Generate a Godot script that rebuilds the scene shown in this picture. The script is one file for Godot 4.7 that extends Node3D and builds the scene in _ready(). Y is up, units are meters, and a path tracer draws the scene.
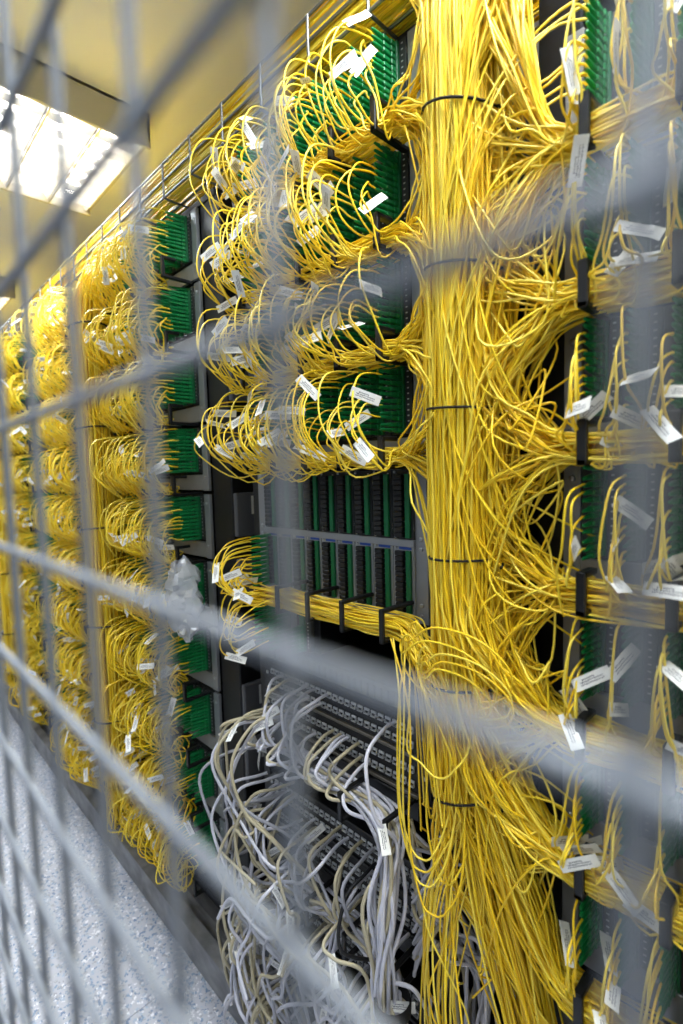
extends Node3D

# ---------------------------------------------------------------- helpers
class Acc:
	var v := PackedVector3Array()
	var n := PackedVector3Array()
	var uv := PackedVector2Array()
	var c := PackedColorArray()
	var ix := PackedInt32Array()

var rng := RandomNumberGenerator.new()
var counts := {}
var M := {}
var mesh_cache := {}

func rnd(a: float, b: float) -> float:
	return rng.randf_range(a, b)

func numbered(called: String) -> String:
	var k: int = counts.get(called, 0)
	counts[called] = k + 1
	return called if k == 0 else "%s_%03d" % [called, k]

func quad(a: Acc, p0: Vector3, p1: Vector3, p2: Vector3, p3: Vector3, col := Color.WHITE) -> void:
	var nn := (p1 - p0).cross(p2 - p0).normalized()
	var b := a.v.size()
	a.v.append_array([p0, p1, p2, p3])
	a.n.append_array([nn, nn, nn, nn])
	a.uv.append_array([Vector2(0, 1), Vector2(1, 1), Vector2(1, 0), Vector2(0, 0)])
	a.c.append_array([col, col, col, col])
	a.ix.append_array([b, b + 2, b + 1, b, b + 3, b + 2])

# box between two corners, with chamfered edges when ch > 0
func box(a: Acc, lo: Vector3, hi: Vector3, ch := 0.0, col := Color.WHITE, xf := Transform3D.IDENTITY) -> void:
	if ch <= 0.0:
		var p := []
		for i in 8:
			p.append(xf * Vector3(hi.x if i & 1 else lo.x, hi.y if i & 2 else lo.y, hi.z if i & 4 else lo.z))
		quad(a, p[4], p[5], p[7], p[6], col); quad(a, p[1], p[0], p[2], p[3], col)
		quad(a, p[5], p[1], p[3], p[7], col); quad(a, p[0], p[4], p[6], p[2], col)
		quad(a, p[6], p[7], p[3], p[2], col); quad(a, p[0], p[1], p[5], p[4], col)
		return
	var mid := (lo + hi) / 2.0
	var h := (hi - lo) / 2.0
	ch = minf(ch, minf(h.x, minf(h.y, h.z)) * 0.9)
	for ax in 3:
		var u := (ax + 1) % 3
		var w := (ax + 2) % 3
		for s in [-1.0, 1.0]:
			var q := []
			for k in [[-1, -1], [1, -1], [1, 1], [-1, 1]]:
				var e := Vector3.ZERO
				e[ax] = s * h[ax]
				e[u] = k[0] * (h[u] - ch)
				e[w] = k[1] * (h[w] - ch)
				q.append(xf * (mid + e))
			if s > 0: quad(a, q[0], q[1], q[2], q[3], col)
			else: quad(a, q[3], q[2], q[1], q[0], col)
			# edge bevels between +-ax and +-u
			for t in [-1.0, 1.0]:
				var e0 := Vector3.ZERO
				var e1 := Vector3.ZERO
				e0[ax] = s * h[ax]; e0[u] = t * (h[u] - ch); e0[w] = h[w] - ch
				e1[ax] = s * (h[ax] - ch); e1[u] = t * h[u]; e1[w] = h[w] - ch
				var f0 := e0
				var f1 := e1
				f0[w] = -e0[w]; f1[w] = -e1[w]
				if s * t > 0: quad(a, xf * (mid + e0), xf * (mid + f0), xf * (mid + f1), xf * (mid + e1), col)
				else: quad(a, xf * (mid + e1), xf * (mid + f1), xf * (mid + f0), xf * (mid + e0), col)

func catmull(ctrl: PackedVector3Array, per: int) -> PackedVector3Array:
	var out := PackedVector3Array()
	var m := ctrl.size()
	for i in m - 1:
		var p0 := ctrl[maxi(i - 1, 0)]
		var p1 := ctrl[i]
		var p2 := ctrl[i + 1]
		var p3 := ctrl[mini(i + 2, m - 1)]
		for k in per:
			var t := float(k) / per
			var t2 := t * t
			var t3 := t2 * t
			out.append(0.5 * ((2.0 * p1) + (p2 - p0) * t + (2.0 * p0 - 5.0 * p1 + 4.0 * p2 - p3) * t2 + (3.0 * p1 - p0 - 3.0 * p2 + p3) * t3))
	out.append(ctrl[m - 1])
	return out

func tube(a: Acc, pts: PackedVector3Array, r: float, sides: int, col := Color.WHITE, org := Vector3.ZERO, caps := false) -> void:
	var m := pts.size()
	var tg := (pts[1] - pts[0]).normalized()
	var up := Vector3.UP if absf(tg.y) < 0.9 else Vector3.RIGHT
	var side := tg.cross(up).normalized()
	var b := a.v.size()
	for i in m:
		var t2 := (pts[mini(i + 1, m - 1)] - pts[maxi(i - 1, 0)]).normalized()
		if t2.length_squared() < 0.5: t2 = tg
		side = (side - t2 * side.dot(t2)).normalized()
		var oth := t2.cross(side)
		for k in sides:
			var g := TAU * k / sides
			var d := side * cos(g) + oth * sin(g)
			a.v.append(pts[i] - org + d * r)
			a.n.append(d)
			a.uv.append(Vector2(float(k) / sides, i))
			a.c.append(col)
		tg = t2
	for i in m - 1:
		for k in sides:
			var k2 := (k + 1) % sides
			var p := b + i * sides + k
			var q := b + i * sides + k2
			a.ix.append_array([p, p + sides, q, q, p + sides, q + sides])
	if caps:
		for e in [0, m - 1]:
			var cc := a.v.size()
			var nn := (pts[0] - pts[1]).normalized() if e == 0 else (pts[m - 1] - pts[m - 2]).normalized()
			a.v.append(pts[e] - org); a.n.append(nn); a.uv.append(Vector2.ZERO); a.c.append(col)
			for k in sides:
				a.ix.append_array([cc, b + e * sides + k, b + e * sides + (k + 1) % sides])

# turned body about the z axis: profile of (radius, z)
func lathe_z(a: Acc, prof: Array, sides: int, at := Vector3.ZERO, sq := Vector2.ONE, col := Color.WHITE) -> void:
	var b := a.v.size()
	for i in prof.size():
		var p0: Vector2 = prof[maxi(i - 1, 0)]
		var p1: Vector2 = prof[mini(i + 1, prof.size() - 1)]
		var sl := (p1 - p0).normalized()
		for k in sides:
			var g := TAU * k / sides
			a.v.append(at + Vector3(prof[i].x * cos(g) * sq.x, prof[i].x * sin(g) * sq.y, prof[i].y))
			a.n.append(Vector3(cos(g) * sl.y, sin(g) * sl.y, -sl.x).normalized())
			a.uv.append(Vector2.ZERO)
			a.c.append(col)
	for i in prof.size() - 1:
		for k in sides:
			var p := b + i * sides + k
			var q := b + i * sides + (k + 1) % sides
			a.ix.append_array([p, p + sides, q, q, p + sides, q + sides])

func mesh_of(a: Acc) -> ArrayMesh:
	var arr := []
	arr.resize(Mesh.ARRAY_MAX)
	arr[Mesh.ARRAY_VERTEX] = a.v
	arr[Mesh.ARRAY_NORMAL] = a.n
	arr[Mesh.ARRAY_TEX_UV] = a.uv
	arr[Mesh.ARRAY_COLOR] = a.c
	arr[Mesh.ARRAY_INDEX] = a.ix
	var m := ArrayMesh.new()
	m.add_surface_from_arrays(Mesh.PRIMITIVE_TRIANGLES, arr)
	return m

func part(called: String, m: Mesh, mat: Material, parent: Node3D, at := Vector3.ZERO) -> MeshInstance3D:
	var o := MeshInstance3D.new()
	o.name = called
	o.mesh = m
	o.material_override = mat
	o.position = at
	parent.add_child(o, true)
	return o

func top(called: String, m: Mesh, mat: Material, label: String, category: String, group := "", at := Vector3.ZERO) -> MeshInstance3D:
	var o := MeshInstance3D.new()
	o.name = numbered(called)
	o.mesh = m
	o.material_override = mat
	o.position = at
	add_child(o)
	tag(o, label, category, group)
	return o

func thing(called: String, label: String, category: String, at := Vector3.ZERO, group := "") -> Node3D:
	var o := Node3D.new()
	o.name = numbered(called)
	o.position = at
	add_child(o)
	tag(o, label, category, group)
	return o

func tag(o: Node, label: String, category: String, group := "") -> void:
	o.set_meta("label", label)
	o.set_meta("category", category)
	if group != "": o.set_meta("group", group)

func struct(called: String, m: Mesh, mat: Material, label: String) -> MeshInstance3D:
	var o := MeshInstance3D.new()
	o.name = called
	o.mesh = m
	o.material_override = mat
	add_child(o)
	o.set_meta("kind", "structure")
	o.set_meta("label", label)
	o.set_meta("category", called.split("_")[0])
	return o

func boxm(lo: Vector3, hi: Vector3, ch := 0.0) -> ArrayMesh:
	var a := Acc.new()
	box(a, lo, hi, ch)
	return mesh_of(a)

func mat(called: String, col: Color, rough := 0.6, metal := 0.0) -> StandardMaterial3D:
	var m := StandardMaterial3D.new()
	m.resource_name = called
	m.albedo_color = col
	m.roughness = rough
	m.metallic = metal
	M[called] = m
	return m

func image_tex(im: Image) -> ImageTexture:
	im.generate_mipmaps()
	return ImageTexture.create_from_image(im)

# ---------------------------------------------------------------- materials
func make_materials() -> void:
	for y in [["yellow", Color(0.98, 0.85, 0.17)], ["yellow_gold", Color(0.96, 0.80, 0.12)], ["yellow_pale", Color(0.99, 0.88, 0.30)]]:
		mat(y[0], y[1], 0.38)
	var vc := mat("jackets", Color.WHITE, 0.4)
	vc.vertex_color_use_as_albedo = true
	mat("green", Color(0.04, 0.52, 0.27), 0.38)
	mat("green_deep", Color(0.02, 0.40, 0.22), 0.42)
	mat("black_plastic", Color(0.045, 0.045, 0.05), 0.45)
	mat("black_paint", Color(0.04, 0.04, 0.045), 0.5)
	mat("cap_black", Color(0.07, 0.07, 0.075), 0.5)
	mat("velcro", Color(0.03, 0.03, 0.032), 0.85)
	mat("plate_grey", Color(0.62, 0.63, 0.64), 0.4, 0.5)
	mat("ear_grey", Color(0.60, 0.61, 0.62), 0.42, 0.45)
	mat("steel", Color(0.72, 0.73, 0.74), 0.3, 0.9)
	mat("fence", Color(0.53, 0.55, 0.58), 0.42, 0.55)
	mat("tray_wire", Color(0.50, 0.50, 0.49), 0.4, 0.7)
	mat("blue_print", Color(0.15, 0.30, 0.62), 0.6)
	mat("device_grey", Color(0.36, 0.36, 0.37), 0.5)
	mat("sticker", Color(0.85, 0.85, 0.83), 0.7)
	mat("ledge", Color(0.16, 0.16, 0.17), 0.4, 0.3)
	mat("bronze_rail", Color(0.46, 0.44, 0.40), 0.45, 0.5)
	mat("silver_port", Color(0.72, 0.73, 0.74), 0.5, 0.1)
	mat("luminaire_housing", Color(0.70, 0.69, 0.66), 0.5)
	mat("reflector", Color(0.93, 0.93, 0.93), 0.3)
	var tl := mat("lamp_tube", Color(1, 1, 1), 0.5)
	tl.emission_enabled = true
	tl.emission = Color(1.0, 0.98, 0.95)
	tl.emission_energy_multiplier = 14.0
	var td: StandardMaterial3D = tl.duplicate()
	td.emission_energy_multiplier = 5.0
	M["lamp_tube_dim"] = td
	mat("wall_paint", Color(0.90, 0.87, 0.80), 0.85)
	mat("ceiling_paint", Color(0.86, 0.87, 0.89), 0.85)
	mat("white_net", Color(0.84, 0.84, 0.88), 0.42)
	mat("grey_net", Color(0.66, 0.66, 0.69), 0.42)
	mat("beige_net", Color(0.74, 0.70, 0.58), 0.45)
	mat("dark_net", Color(0.10, 0.10, 0.11), 0.45)
	# paper flags with print too small to read
	var im := Image.create(128, 48, true, Image.FORMAT_RGB8)
	im.fill(Color(0.93, 0.93, 0.91))
	var r2 := RandomNumberGenerator.new()
	r2.seed = 5
	for row in [12, 21, 30]:
		var x := 34 if row == 12 else 24
		while x < (78 if row == 12 else 104):
			var w := r2.randi_range(2, 4)
			im.fill_rect(Rect2i(x, row + r2.randi_range(0, 1), w, r2.randi_range(4, 6)), Color(0.42, 0.42, 0.45))
			x += w + r2.randi_range(1, 2)
	var pf := mat("paper_flag", Color(1, 1, 1), 0.65)
	pf.albedo_texture = image_tex(im)
	mat("paper_blank", Color(0.93, 0.93, 0.91), 0.65)
	# module plate: dark with a row of light marks beside the ports
	var ip := Image.create(32, 256, true, Image.FORMAT_RGB8)
	ip.fill(Color(0.16, 0.17, 0.17))
	for k in 12:
		ip.fill_rect(Rect2i(25, 10 + k * 20, 3, 5), Color(0.75, 0.76, 0.74))
	var pm := mat("module_plate", Color(1, 1, 1), 0.5)
	pm.albedo_texture = image_tex(ip)
	mat("module_plate_grey", Color(0.60, 0.61, 0.61), 0.45, 0.2)
	# speckled vinyl
	var iv := Image.create(1024, 1024, true, Image.FORMAT_RGB8)
	iv.fill(Color(0.71, 0.72, 0.76))
	r2.seed = 11
	var tones := [Color(0.62, 0.68, 0.76), Color(0.50, 0.58, 0.68), Color(0.88, 0.88, 0.90), Color(0.70, 0.71, 0.74), Color(0.60, 0.61, 0.64), Color(0.42, 0.50, 0.62)]
	for k in 9000:
		var t: Color = tones[r2.randi_range(0, 5)]
		var x := r2.randi_range(0, 1010)
		var y := r2.randi_range(0, 1010)
		var w := r2.randi_range(3, 9)
		for s in r2.randi_range(2, 4):
			iv.fill_rect(Rect2i(clampi(x, 0, 1012), clampi(y, 0, 1012), w, r2.randi_range(2, 6)), t)
			x += r2.randi_range(-4, 4); y += r2.randi_range(1, 4)
	var fm := mat("vinyl", Color(1, 1, 1), 0.35)
	fm.albedo_texture = image_tex(iv)
	fm.uv1_triplanar = true
	fm.uv1_world_triplanar = true
	fm.uv1_scale = Vector3(1.25, 1.25, 1.25)
	# scuffed plinth metal
	var nz := FastNoiseLite.new()
	nz.seed = 3
	nz.frequency = 0.02
	nz.fractal_octaves = 4
	var isc := Image.create(512, 128, true, Image.FORMAT_RGB8)
	for x in 512:
		for y in 128:
			var g := 0.50 + 0.16 * nz.get_noise_2d(x * 0.6, y * 2.5)
			isc.set_pixel(x, y, Color(g, g, g * 1.01))
	var sm := mat("plinth_metal", Color(1, 1, 1), 0.45, 0.2)
	sm.albedo_texture = image_tex(isc)
	sm.uv1_triplanar = true
	sm.uv1_world_triplanar = true
	sm.uv1_scale = Vector3(1.2, 2.0, 2.0)
	var bg := mat("clear_bag", Color(0.93, 0.94, 0.96, 0.42), 0.15)
	bg.transparency = BaseMaterial3D.TRANSPARENCY_ALPHA
	bg.cull_mode = BaseMaterial3D.CULL_DISABLED

const YT := [Color(0.95, 0.69, 0.025), Color(0.91, 0.60, 0.014), Color(0.97, 0.75, 0.073)]

# ---------------------------------------------------------------- shared pieces
var connector_mesh: ArrayMesh
var flag_meshes := []
var bracket_mesh: ArrayMesh
var screw_mesh: ArrayMesh

func add_connector(a: Acc, at: Vector3, lean := 0.0) -> void:
	var xf := Transform3D(Basis(Vector3.RIGHT, lean), at)
	box(a, Vector3(-0.0062, -0.0042, -0.002), Vector3(0.0062, 0.0042, 0.012), 0.0008, Color.WHITE, xf)
	box(a, Vector3(-0.0046, -0.0036, 0.012), Vector3(0.0046, 0.0036, 0.030), 0.0010, Color.WHITE, xf)
	var b := Acc.new()
	lathe_z(b, [Vector2(0.0036, 0.030), Vector2(0.0037, 0.034), Vector2(0.0028, 0.046), Vector2(0.0022, 0.054), Vector2(0.0005, 0.0545)], 7)
	var off := a.v.size()
	for i in b.v.size():
		a.v.append(xf * b.v[i]); a.n.append(xf.basis * b.n[i]); a.uv.append(b.uv[i]); a.c.append(b.c[i])
	for i in b.ix: a.ix.append(i + off)

func make_shared() -> void:
	var a := Acc.new()
	add_connector(a, Vector3.ZERO)
	connector_mesh = mesh_of(a)
	for k in 4:                                    # folded paper strips, each with its own curl
		var f := Acc.new()
		var L := 0.049
		var hh := 0.0080
		var curl: float = [0.0, 0.004, -0.006, 0.009][k]
		var last := [] 
		for i in 6:
			var t := i / 5.0
			var p := Vector3(t * L - 0.004, 0, curl * sin(t * 2.2) * t)
			last.append(p)
		for sgn in [1.0, -1.0]:
			for i in 5:
				var o := Vector3(0, 0, 0.0003 * sgn)
				var p0: Vector3 = last[i] + o
				var p1: Vector3 = last[i + 1] + o
				var b := f.v.size()
				if sgn > 0:
					quad(f, p0 - Vector3(0, hh, 0), p1 - Vector3(0, hh, 0), p1 + Vector3(0, hh, 0), p0 + Vector3(0, hh, 0))
				else:
					quad(f, p1 - Vector3(0, hh, 0), p0 - Vector3(0, hh, 0), p0 + Vector3(0, hh, 0), p1 + Vector3(0, hh, 0))
				for j in 4:
					var u := (f.v[b + j].x + 0.004) / L
					f.uv[b + j] = Vector2(u if sgn > 0 else 1.0 - u, 0.5 - f.v[b + j].y / hh * 0.5)
		flag_meshes.append(mesh_of(f))
	# routing bracket: a flat black hook that comes out of the shelf, round the bundle and back
	a = Acc.new()
	box(a, Vector3(-0.006, -0.034, 0.0), Vector3(0.006, -0.026, 0.086), 0.0015)
	box(a, Vector3(-0.006, -0.034, 0.078), Vector3(0.006, 0.022, 0.086), 0.0015)
	box(a, Vector3(-0.006, 0.014, 0.045), Vector3(0.006, 0.022, 0.086), 0.0015)
	bracket_mesh = mesh_of(a)
	a = Acc.new()
	lathe_z(a, [Vector2(0.0001, 0.003), Vector2(0.0028, 0.003), Vector2(0.0042, 0.0018), Vector2(0.0044, 0.0)], 10)
	screw_mesh = mesh_of(a)

# ---------------------------------------------------------------- cables
func put_flag(parent: Node3D, pt: Vector3, org: Vector3, into: Acc = null) -> void:
	var d := Vector3(rnd(-0.75, 0.75), rnd(-0.6, 0.45), rnd(0.05, 0.9)).normalized() * (1.0 if rng.randf() < 0.7 else -1.0)
	var toward := Vector3(0.55 + rnd(-0.4, 0.4), 0.1 + rnd(-0.5, 0.5), 0.8)
	var nrm := (toward - d * toward.dot(d)).normalized()
	var basis_ := Basis(d, nrm.cross(d), nrm)
	if basis_.y.y < 0: basis_ = Basis(-d, -nrm.cross(d), nrm)
	var m: ArrayMesh = flag_meshes[rng.randi_range(0, 3)]
	if into == null:
		var o := part("label_flag", m, M.paper_flag, parent)
		o.transform = Transform3D(basis_, pt - org)
		o.set_meta("label", "white paper flag label with small print")
	else:
		var xf := Transform3D(basis_, pt)
		var arr := m.surface_get_arrays(0)
		var off := into.v.size()
		for i in arr[Mesh.ARRAY_VERTEX].size():
			into.v.append(xf * arr[Mesh.ARRAY_VERTEX][i])
			into.n.append(xf.basis * arr[Mesh.ARRAY_NORMAL][i])
			into.uv.append(arr[Mesh.ARRAY_TEX_UV][i])
			into.c.append(Color.WHITE)
		for i in arr[Mesh.ARRAY_INDEX]: into.ix.append(i + off)

# one cable as a thing of its own
func cable(called: String, ctrl: PackedVector3Array, r: float, mt: Material, label: String, group: String, flag_at := -1.0, per := 5, sides := 6) -> void:
	var pts := catmull(ctrl, per)
	var a := Acc.new()
	var org := pts[0]
	tube(a, pts, r, sides, Color.WHITE, org)
	if flag_at < 0.0:
		top(called, mesh_of(a), mt, label, "cable", group, org)
		return
	var t := thing(called, label, "cable", org, group)
	part("jacket", mesh_of(a), mt, t)
	put_flag(t, pts[mini(int(flag_at * per), pts.size() - 1)], org)

# a port's cable: out of the connector, round in a loop, down to the shelf's hooks, along to the side where the trunk hangs
func loop_path(x: float, yc: float, yb: float, side: float, x_end: float, reach: float, drape := false) -> PackedVector3Array:
	var p := PackedVector3Array()
	var drop := yc - yb
	p.append(Vector3(x, yc, 0.05))
	if drape:                                      # bends down close to the connectors
		var jx := rnd(-0.014, 0.010)
		var b := reach + rnd(-0.012, 0.014)
		var sag := rnd(-0.012, 0.03)
		p.append(Vector3(x, yc - 0.001, 0.064))
		p.append(Vector3(x + jx * 0.3, yc - 0.016, b))
		p.append(Vector3(x + jx, yc - drop * 0.5 - 0.01, b + rnd(-0.004, 0.008)))
		p.append(Vector3(x + jx * 1.5 + rnd(-0.012, 0.012), yc - drop * 0.82, b - rnd(0.008, 0.02)))
		p.append(Vector3(x + jx + rnd(-0.02, 0.02), yb - sag, 0.062 + sag * 0.4))
	else:                                          # nested rings: the higher the port, the wider the ring
		var wild := rng.randf() < 0.3
		var jx := rnd(-0.04, 0.04) if wild else rnd(-0.02, 0.02)
		var b := reach + drop * 0.32 + (rnd(-0.02, 0.055) if wild else rnd(-0.016, 0.026))
		var sag := rnd(-0.006, 0.05) if wild else rnd(-0.006, 0.026)
		p.append(Vector3(x, yc + 0.001, 0.070))
		p.append(Vector3(x + jx * 0.5, yc + 0.002 - drop * 0.10 + maxf(0.0, 0.02 - drop * 0.2), b - 0.020))
		p.append(Vector3(x + jx, yc - drop * 0.42, b + 0.004))
		p.append(Vector3(x + jx * 1.3 + side * 0.006, yc - drop * 0.78, b - 0.006))
		p.append(Vector3(x + jx + side * 0.018, yb - sag, 0.085))
	var jy := rnd(-0.020, 0.012)
	var jz := rnd(0.015, 0.07)
	var xx := x + side * rnd(0.05, 0.07)
	while (x_end - xx) * side > 0.04:
		p.append(Vector3(xx, yb + jy + rnd(-0.004, 0.004), jz + rnd(-0.004, 0.004)))
		xx += side * 0.09
	p.append(Vector3(x_end, yb + jy, jz))
	return p

func fan(p: PackedVector3Array, x0: float, tx: float, tz: float, dy: float, run: float, straight := false) -> void:
	var l := p[p.size() - 1]
	var w := tx - x0
	var e := rnd(0.25, 0.5)
	if dy < 0.0:                                    # cables that turn down end inside the trunk
		run = clampf(l.y + dy - 0.86, 0.03, run)
	else:                                           # and those that turn up stop below the tray
		dy = minf(dy, maxf(0.03, 2.08 - l.y))
		run = clampf(2.14 - l.y - dy, 0.03, run)
	if straight: e = rnd(0.6, 0.75)
	p.append(Vector3(x0 + w * 0.35, l.y + dy * (0.3 if straight else 0.12), lerpf(l.z, tz, 0.4) + rnd(-0.01, 0.02)))
	p.append(Vector3(x0 + w * (0.72 + rnd(-0.08, 0.12)), l.y + dy * e, lerpf(l.z, tz, 0.7) + rnd(0.0, 0.02)))
	p.append(Vector3(tx, l.y + dy, tz))
	p.append(Vector3(tx + rnd(-0.006, 0.006), l.y + dy + signf(dy) * run * 0.5, tz + rnd(-0.008, 0.004)))
	p.append(Vector3(tx + rnd(-0.006, 0.006), l.y + dy + signf(dy) * run, tz - 0.015))

# ---------------------------------------------------------------- racks
func shelf_panel(xs: Array, y_top: float, x_lo: float, x_hi: float, label: String, single: int, bracket_xs: Array, group: String, ear_r := 0.012) -> void:
	var t := thing("patch_panel", label, "patch panel", Vector3((x_lo + x_hi) / 2, y_top - 0.175, 0), group)
	var o := t.position
	var a := Acc.new()
	box(a, Vector3(x_lo, y_top - 0.175, -0.16) - o, Vector3(x_hi, y_top + 0.004, -0.014) - o, 0.001)
	part("housing", mesh_of(a), M.black_paint, t)
	part("shelf_lip", boxm(Vector3(x_lo, y_top - 0.176, -0.014) - o, Vector3(x_hi, y_top - 0.132, -0.004) - o, 0.001), M.ear_grey, t)
	for k in xs.size():
		var x: float = xs[k]
		var m := Node3D.new()
		m.name = "module"
		t.add_child(m, true)
		m.position = Vector3(x, y_top - 0.125, 0) - o
		part("faceplate", boxm(Vector3(-0.0235, 0, -0.014), Vector3(0.0235, 0.125, -0.002), 0.0006), M.module_plate, m)
		part("adapter_strip", boxm(Vector3(-0.009, 0.001, -0.003), Vector3(0.009, 0.124, 0.004), 0.0008), M.green_deep, m)
		if k < single:
			for j in 12:
				var c := part("connector", connector_mesh, M.green, m, Vector3(0, 0.0055 + j * 0.0103, 0.002))
				c.rotation.x = rnd(-0.02, 0.06)
		else:
			var ca := Acc.new()
			for j in 12:
				add_connector(ca, Vector3(0, 0.0055 + j * 0.0103, 0.002), rnd(-0.02, 0.06))
			var c := part("connector_row", mesh_of(ca), M.green, m)
			c.set_meta("kind", "stuff")
	for bx in bracket_xs:
		part("routing_hook", bracket_mesh, M.black_plastic, t, Vector3(bx, y_top - 0.155, 0) - o)
	for ex in [x_lo - 0.012, x_hi + ear_r]:
		var er := ear_r if ex > x_lo else 0.012
		part("ear", boxm(Vector3(ex - er, y_top - 0.178, -0.014) - o, Vector3(ex + er, y_top + 0.006, -0.004) - o, 0.001), M.ear_grey, t)
		for sy in [0.02, 0.14]:
			part("screw", screw_mesh, M.steel, t, Vector3(ex, y_top - sy, -0.004) - o)

func cabinet(x0: float, x1: float, label: String, post := 0.03) -> void:
	var t := thing("rack_cabinet", label, "rack", Vector3((x0 + x1) / 2, 0.1, -0.35))
	var o := t.position
	for x in [x0, x1]:
		part("side_panel", boxm(Vector3(x - 0.012, 0.1, -0.62) - o, Vector3(x + 0.012, 2.13, -0.10) - o, 0.002), M.black_paint, t)
		part("front_post", boxm(Vector3(x - (post if x == x1 else 0.03), 0.1, -0.10) - o, Vector3(x + (post if x == x1 else 0.03), 2.13, -0.016) - o, 0.003), M.black_paint, t)
	part("back_panel", boxm(Vector3(x0, 0.1, -0.64) - o, Vector3(x1, 2.13, -0.62) - o), M.black_paint, t)
	part("roof", boxm(Vector3(x0 - 0.03, 2.13, -0.64) - o, Vector3(x1 + 0.03, 2.15, -0.015) - o, 0.002), M.black_paint, t)
	part("bottom_plate", boxm(Vector3(x0 - 0.03, 0.09, -0.64) - o, Vector3(x1 + 0.03, 0.11, 0.0) - o, 0.002), M.black_paint, t)

func ordinal(k: int) -> String:
	return ["topmost", "second", "third", "fourth", "fifth", "sixth", "seventh", "eighth", "ninth", "tenth", "eleventh"][k]

func nth(k: int) -> String:
	return ["first", "second", "third", "fourth", "fifth", "sixth", "seventh", "eighth", "ninth"][k]

# ---------------------------------------------------------------- scene
func _ready() -> void:
	rng.seed = 20240
	# camera
	var cam := Camera3D.new()
	cam.name = "camera"
	var at := CameraAttributesPhysical.new()
	at.frustum_focal_length = 12.0
	at.frustum_focus_distance = 0.98
	at.frustum_near = 0.01
	at.frustum_far = 60.0
	at.exposure_aperture = 1.9
	cam.attributes = at
	cam.position = Vector3(0, 1.40, 0.725)
	cam.rotation_degrees = Vector3(-4.25, 46.0, -1.6)
	cam.fov = 90.0
	cam.near = 0.01
	add_child(cam)
	cam.current = true
	var we := WorldEnvironment.new()
	we.name = "world_environment"
	var env := Environment.new()
	env.background_mode = Environment.BG_COLOR
	env.background_color = Color(0, 0, 0)
	env.tonemap_mode = Environment.TONE_MAPPER_LINEAR
	env.tonemap_exposure = 1.1
	env.sdfgi_enabled = true
	env.ssao_enabled = true
	env.ssil_enabled = true
	we.environment = env
	add_child(we)
	make_materials()
	make_shared()
	room()
	luminaires()
	frames()
	tray()
	rack_a()
	rack_c()
	trunk_a()
	far_racks()
	network()
	gap_devices()
	bag()
	fence()

func room() -> void:
	var X0 := -9.0
	var X1 := 2.6
	var Z0 := -1.4
	var Z1 := 2.9
	struct("ceiling", boxm(Vector3(X0 - 0.1, 2.68, Z0 - 0.1), Vector3(X1 + 0.1, 2.8, Z1 + 0.1)), M.ceiling_paint, "cream painted ceiling above the racks")
	struct("wall_back", boxm(Vector3(X0, 0, Z0 - 0.1), Vector3(X1, 2.68, Z0)), M.wall_paint, "pale wall behind the racks")
	struct("wall_front", boxm(Vector3(X0, 0, Z1), Vector3(X1, 2.68, Z1 + 0.1)), mat("grey_paint", Color(0.42, 0.43, 0.45), 0.8), "grey wall across the aisle from the racks")
	struct("wall_left", boxm(Vector3(X0 - 0.1, 0, Z0 - 0.1), Vector3(X0, 2.68, Z1 + 0.1)), M.wall_paint, "pale wall at the far end of the rack row")
	struct("wall_right", boxm(Vector3(X1, 0, Z0 - 0.1), Vector3(X1 + 0.1, 2.68, Z1 + 0.1)), M.wall_paint, "pale wall at the near end of the rack row")
	var f := struct("floor", boxm(Vector3(X0 - 0.1, -0.12, Z0 - 0.1), Vector3(X1 + 0.1, -0.006, Z1 + 0.1)), mat("floor_base", Color(0.35, 0.36, 0.38), 0.8), "pale grey vinyl floor with blue flecks")
	var tm := boxm(Vector3(0.0007, -0.006, 0.0007), Vector3(0.5993, 0, 0.5993), 0.0006)
	for i in 18:
		for k in 4:
			part("floor_tile", tm, M.vinyl, f, Vector3(-8.5 + i * 0.6, 0, 0.0 + k * 0.6 - 0.05))
	# plinth under the racks: a channel of scuffed metal
	var a := Acc.new()
	box(a, Vector3(-8.5, 0.0, 0.092), Vector3(1.2, 0.094, 0.100), 0.001)
	box(a, Vector3(-8.5, 0.086, 0.062), Vector3(1.2, 0.094, 0.094), 0.001)
	box(a, Vector3(-8.5, 0.0, -0.02), Vector3(1.2, 0.07, -0.012), 0.001)
	box(a, Vector3(-8.5, 0.0, -0.012), Vector3(1.2, 0.006, 0.092), 0.001)
	struct("trim_1", mesh_of(a), M.plinth_metal, "scuffed grey metal plinth channel along the foot of the racks")

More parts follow.
